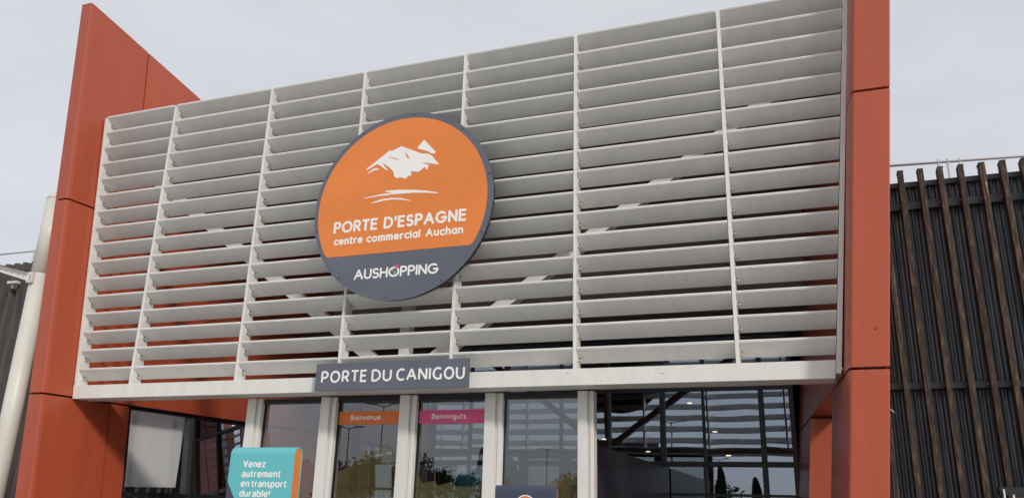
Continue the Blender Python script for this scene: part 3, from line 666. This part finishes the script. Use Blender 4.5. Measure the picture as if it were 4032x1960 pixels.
for k in range(5):
    f = .12 + k * .17; tube('bolt', [(-.02 - .88 * f, -.219, 5.12 + .25 * f), (-.02 - .88 * f, -.214, 5.12 + .25 * f)], .009, 'black', ms, 8)
for z in (5.08, 5.12, 5.16): tube('bolt', [(.02, -.215, z), (.02, -.2, z)], .01, 'black', ms, 8)
box('junction_box', -.165, -.10, -.16, -.10, 2.13, 2.24, 'mast', ms, .005)

# little dark frame with white tubes at the far right edge
fr = thing('dark_shelter_frame', 'dark header with thin white tubes at the lower right edge', 'shelter')
box('header', 7.755, 9.2, 3.3, 3.5, 2.02, 2.13, 'dark_frame', fr); 
for x in (7.80, 7.91, 8.3, 8.7, 9.15): tube('tube', [(x, 3.28, .12), (x, 3.28, 2.10 if x < 7.85 else 2.03)], .014, 'white', fr, 8)
box('panel', 7.95, 9.15, 3.42, 3.44, .2, 2.018, 'brown', fr)

# ------------------------------------------------------------------ car park behind the camera, mirrored in the glass
def tree(label, x, y, h, r, cyp=False, seed=0, name='tree'):
    rg = random.Random(seed); t = thing(name, label, 'tree', (x, y, 0), 'trees beyond the car park')
    tube('trunk', [(0, 0, 0), (.1, 0, h * .25), (0, .1, h * .55), (.05, 0, h * .8)], .035 * h * .7, 'bark', t, 8, .03)
    V, F = [], []
    cl = []
    if not cyp:
        for _ in range(26):
            while True:
                p = Vector((rg.uniform(-1, 1), rg.uniform(-1, 1), rg.uniform(-1, 1)))
                if p.length < 1: break
            cl.append((Vector((p.x * r * .8, p.y * r * .8, h * .64 + p.z * h * .29)), r * rg.uniform(.22, .42)))
        for i in range(7):
            c = cl[i][0]; tube('limb', [(0, .05, h * .4), c * .55 + Vector((0, 0, h * .22)), c], .06, 'bark', t, 5, .02, False)
    for i in range(2600 if not cyp else 1500):
        if cyp:
            f = rg.random() ** .8; a = rg.uniform(0, 6.283); rad = r * (1 - f) ** .55 * min(1, .35 + f * 6) * rg.uniform(.55, 1.08); p = Vector((math.cos(a) * rad, math.sin(a) * rad, h * .06 + f * h * .94)); s = .30
        else:
            c, cr = rg.choice(cl); d = Vector((rg.gauss(0, 1), rg.gauss(0, 1), rg.gauss(0, 1))).normalized(); p = c + d * cr * rg.uniform(.3, 1.1); s = .36
        a = Vector((rg.gauss(0, 1), rg.gauss(0, 1), rg.gauss(0, 1))).normalized(); b = a.orthogonal().normalized(); q = len(V)
        V += [p - a * s, p + b * s * .6, p + a * s, p - b * s * .6]; F.append((q, q + 1, q + 2, q + 3))
    me = bpy.data.meshes.new('crown'); me.from_pydata(V, [], F); link('crown', me, 'leaf_dark' if cyp else 'leaf', t)
for i, (x, y, h, r, cy_, lb) in enumerate((
    (-53, -108, 9, 4.5, 0, 'broad dark tree mirrored in the third glass pane'), (-46, -112, 7.5, 4, 0, 'round tree mirrored between the broad tree and the cypress'), (-61, -106, 9, 5, 0, 'bushy tree mirrored in the second glass pane'),
    (-73, -120, 9, 5, 0, 'farther bushy tree mirrored at the left of the second pane'), (-38, -94, 9.5, 1.3, 1, 'slim dark cypress mirrored beside the fourth post'), (-20, -90, 5.5, 3.5, 0, 'low round tree mirrored in the fourth glass pane'),
    (-8, -95, 8, 1.2, 1, 'slim cypress mirrored in the curtain wall, leftmost'), (-3, -92, 6.5, 1.1, 1, 'short cypress mirrored in the curtain wall'), (6, -98, 6, 3.5, 0, 'small round tree mirrored in the curtain wall'), (14, -95, 7, 4, 0, 'wide tree mirrored at the right of the curtain wall'),
    (-30, -110, 6, 4, 0, 'wide low tree mirrored behind the cypress'), (-90, -110, 8, 5, 0, 'far wide tree mirrored in the leftmost pane'), (-66, -100, 8.5, 1.1, 1, 'slim cypress mirrored in the leftmost pane'), (-12, -120, 6, 4.5, 0, 'far low tree mirrored near the last post'))):
    tree(lb, x, y, h, r, bool(cy_), 40 + i, 'cypress_tree' if cy_ else 'tree')
hd = []
V, F = [], []
rg = random.Random(5)
for i in range(5000):
    x = rg.uniform(-130, 50); z = rg.uniform(0, 2.6 + 1.2 * math.sin(x * .21) + .8 * math.sin(x * .53)); p = Vector((x, -125 + rg.uniform(-2, 2), z)); a = Vector((rg.gauss(0, 1), rg.gauss(0, 1), rg.gauss(0, 1))).normalized() * .5; b = a.orthogonal().normalized() * .35
    q = len(V); V += [p - a, p + b, p + a, p - b]; F.append((q, q + 1, q + 2, q + 3))
me = bpy.data.meshes.new('hedge'); me.from_pydata(V, [], F); h_ = link('hedge', me, 'leaf'); tag(h_, 'long dark hedge line beyond the car park, mirrored in the glass', 'hedge', kind='stuff')
for i, (x, y, lb) in enumerate(((-29.2, -51.2, 'double-headed lamp post mirrored above the orange band'), (-42.9, -68.4, 'double-headed lamp post mirrored below the orange band'), (-30.4, -100.7, 'distant lamp post mirrored in the fourth glass pane'), (-8.0, -57.1, 'lamp post mirrored in the curtain wall below the beam'), (-9.3, -109.2, 'distant lamp post mirrored low in the curtain wall'))):
    l_ = thing('lamp_post', lb, 'lamp post', (x, y, 0), 'lamp posts in the car park')
    tube('pole', [(0, 0, 0), (0, 0, 9.9)], .10, 'lamp_metal', l_, 8, .06)
    for s in (-1, 1):
        tube('arm', [(0, 0, 9.75), (s * .8, 0, 9.95)], .05, 'lamp_metal', l_, 6)
        box('lamp_head', min(s * .7, s * 1.6), max(s * .7, s * 1.6), -.18, .18, 9.93, 10.05, 'lamp_metal', l_, .03)
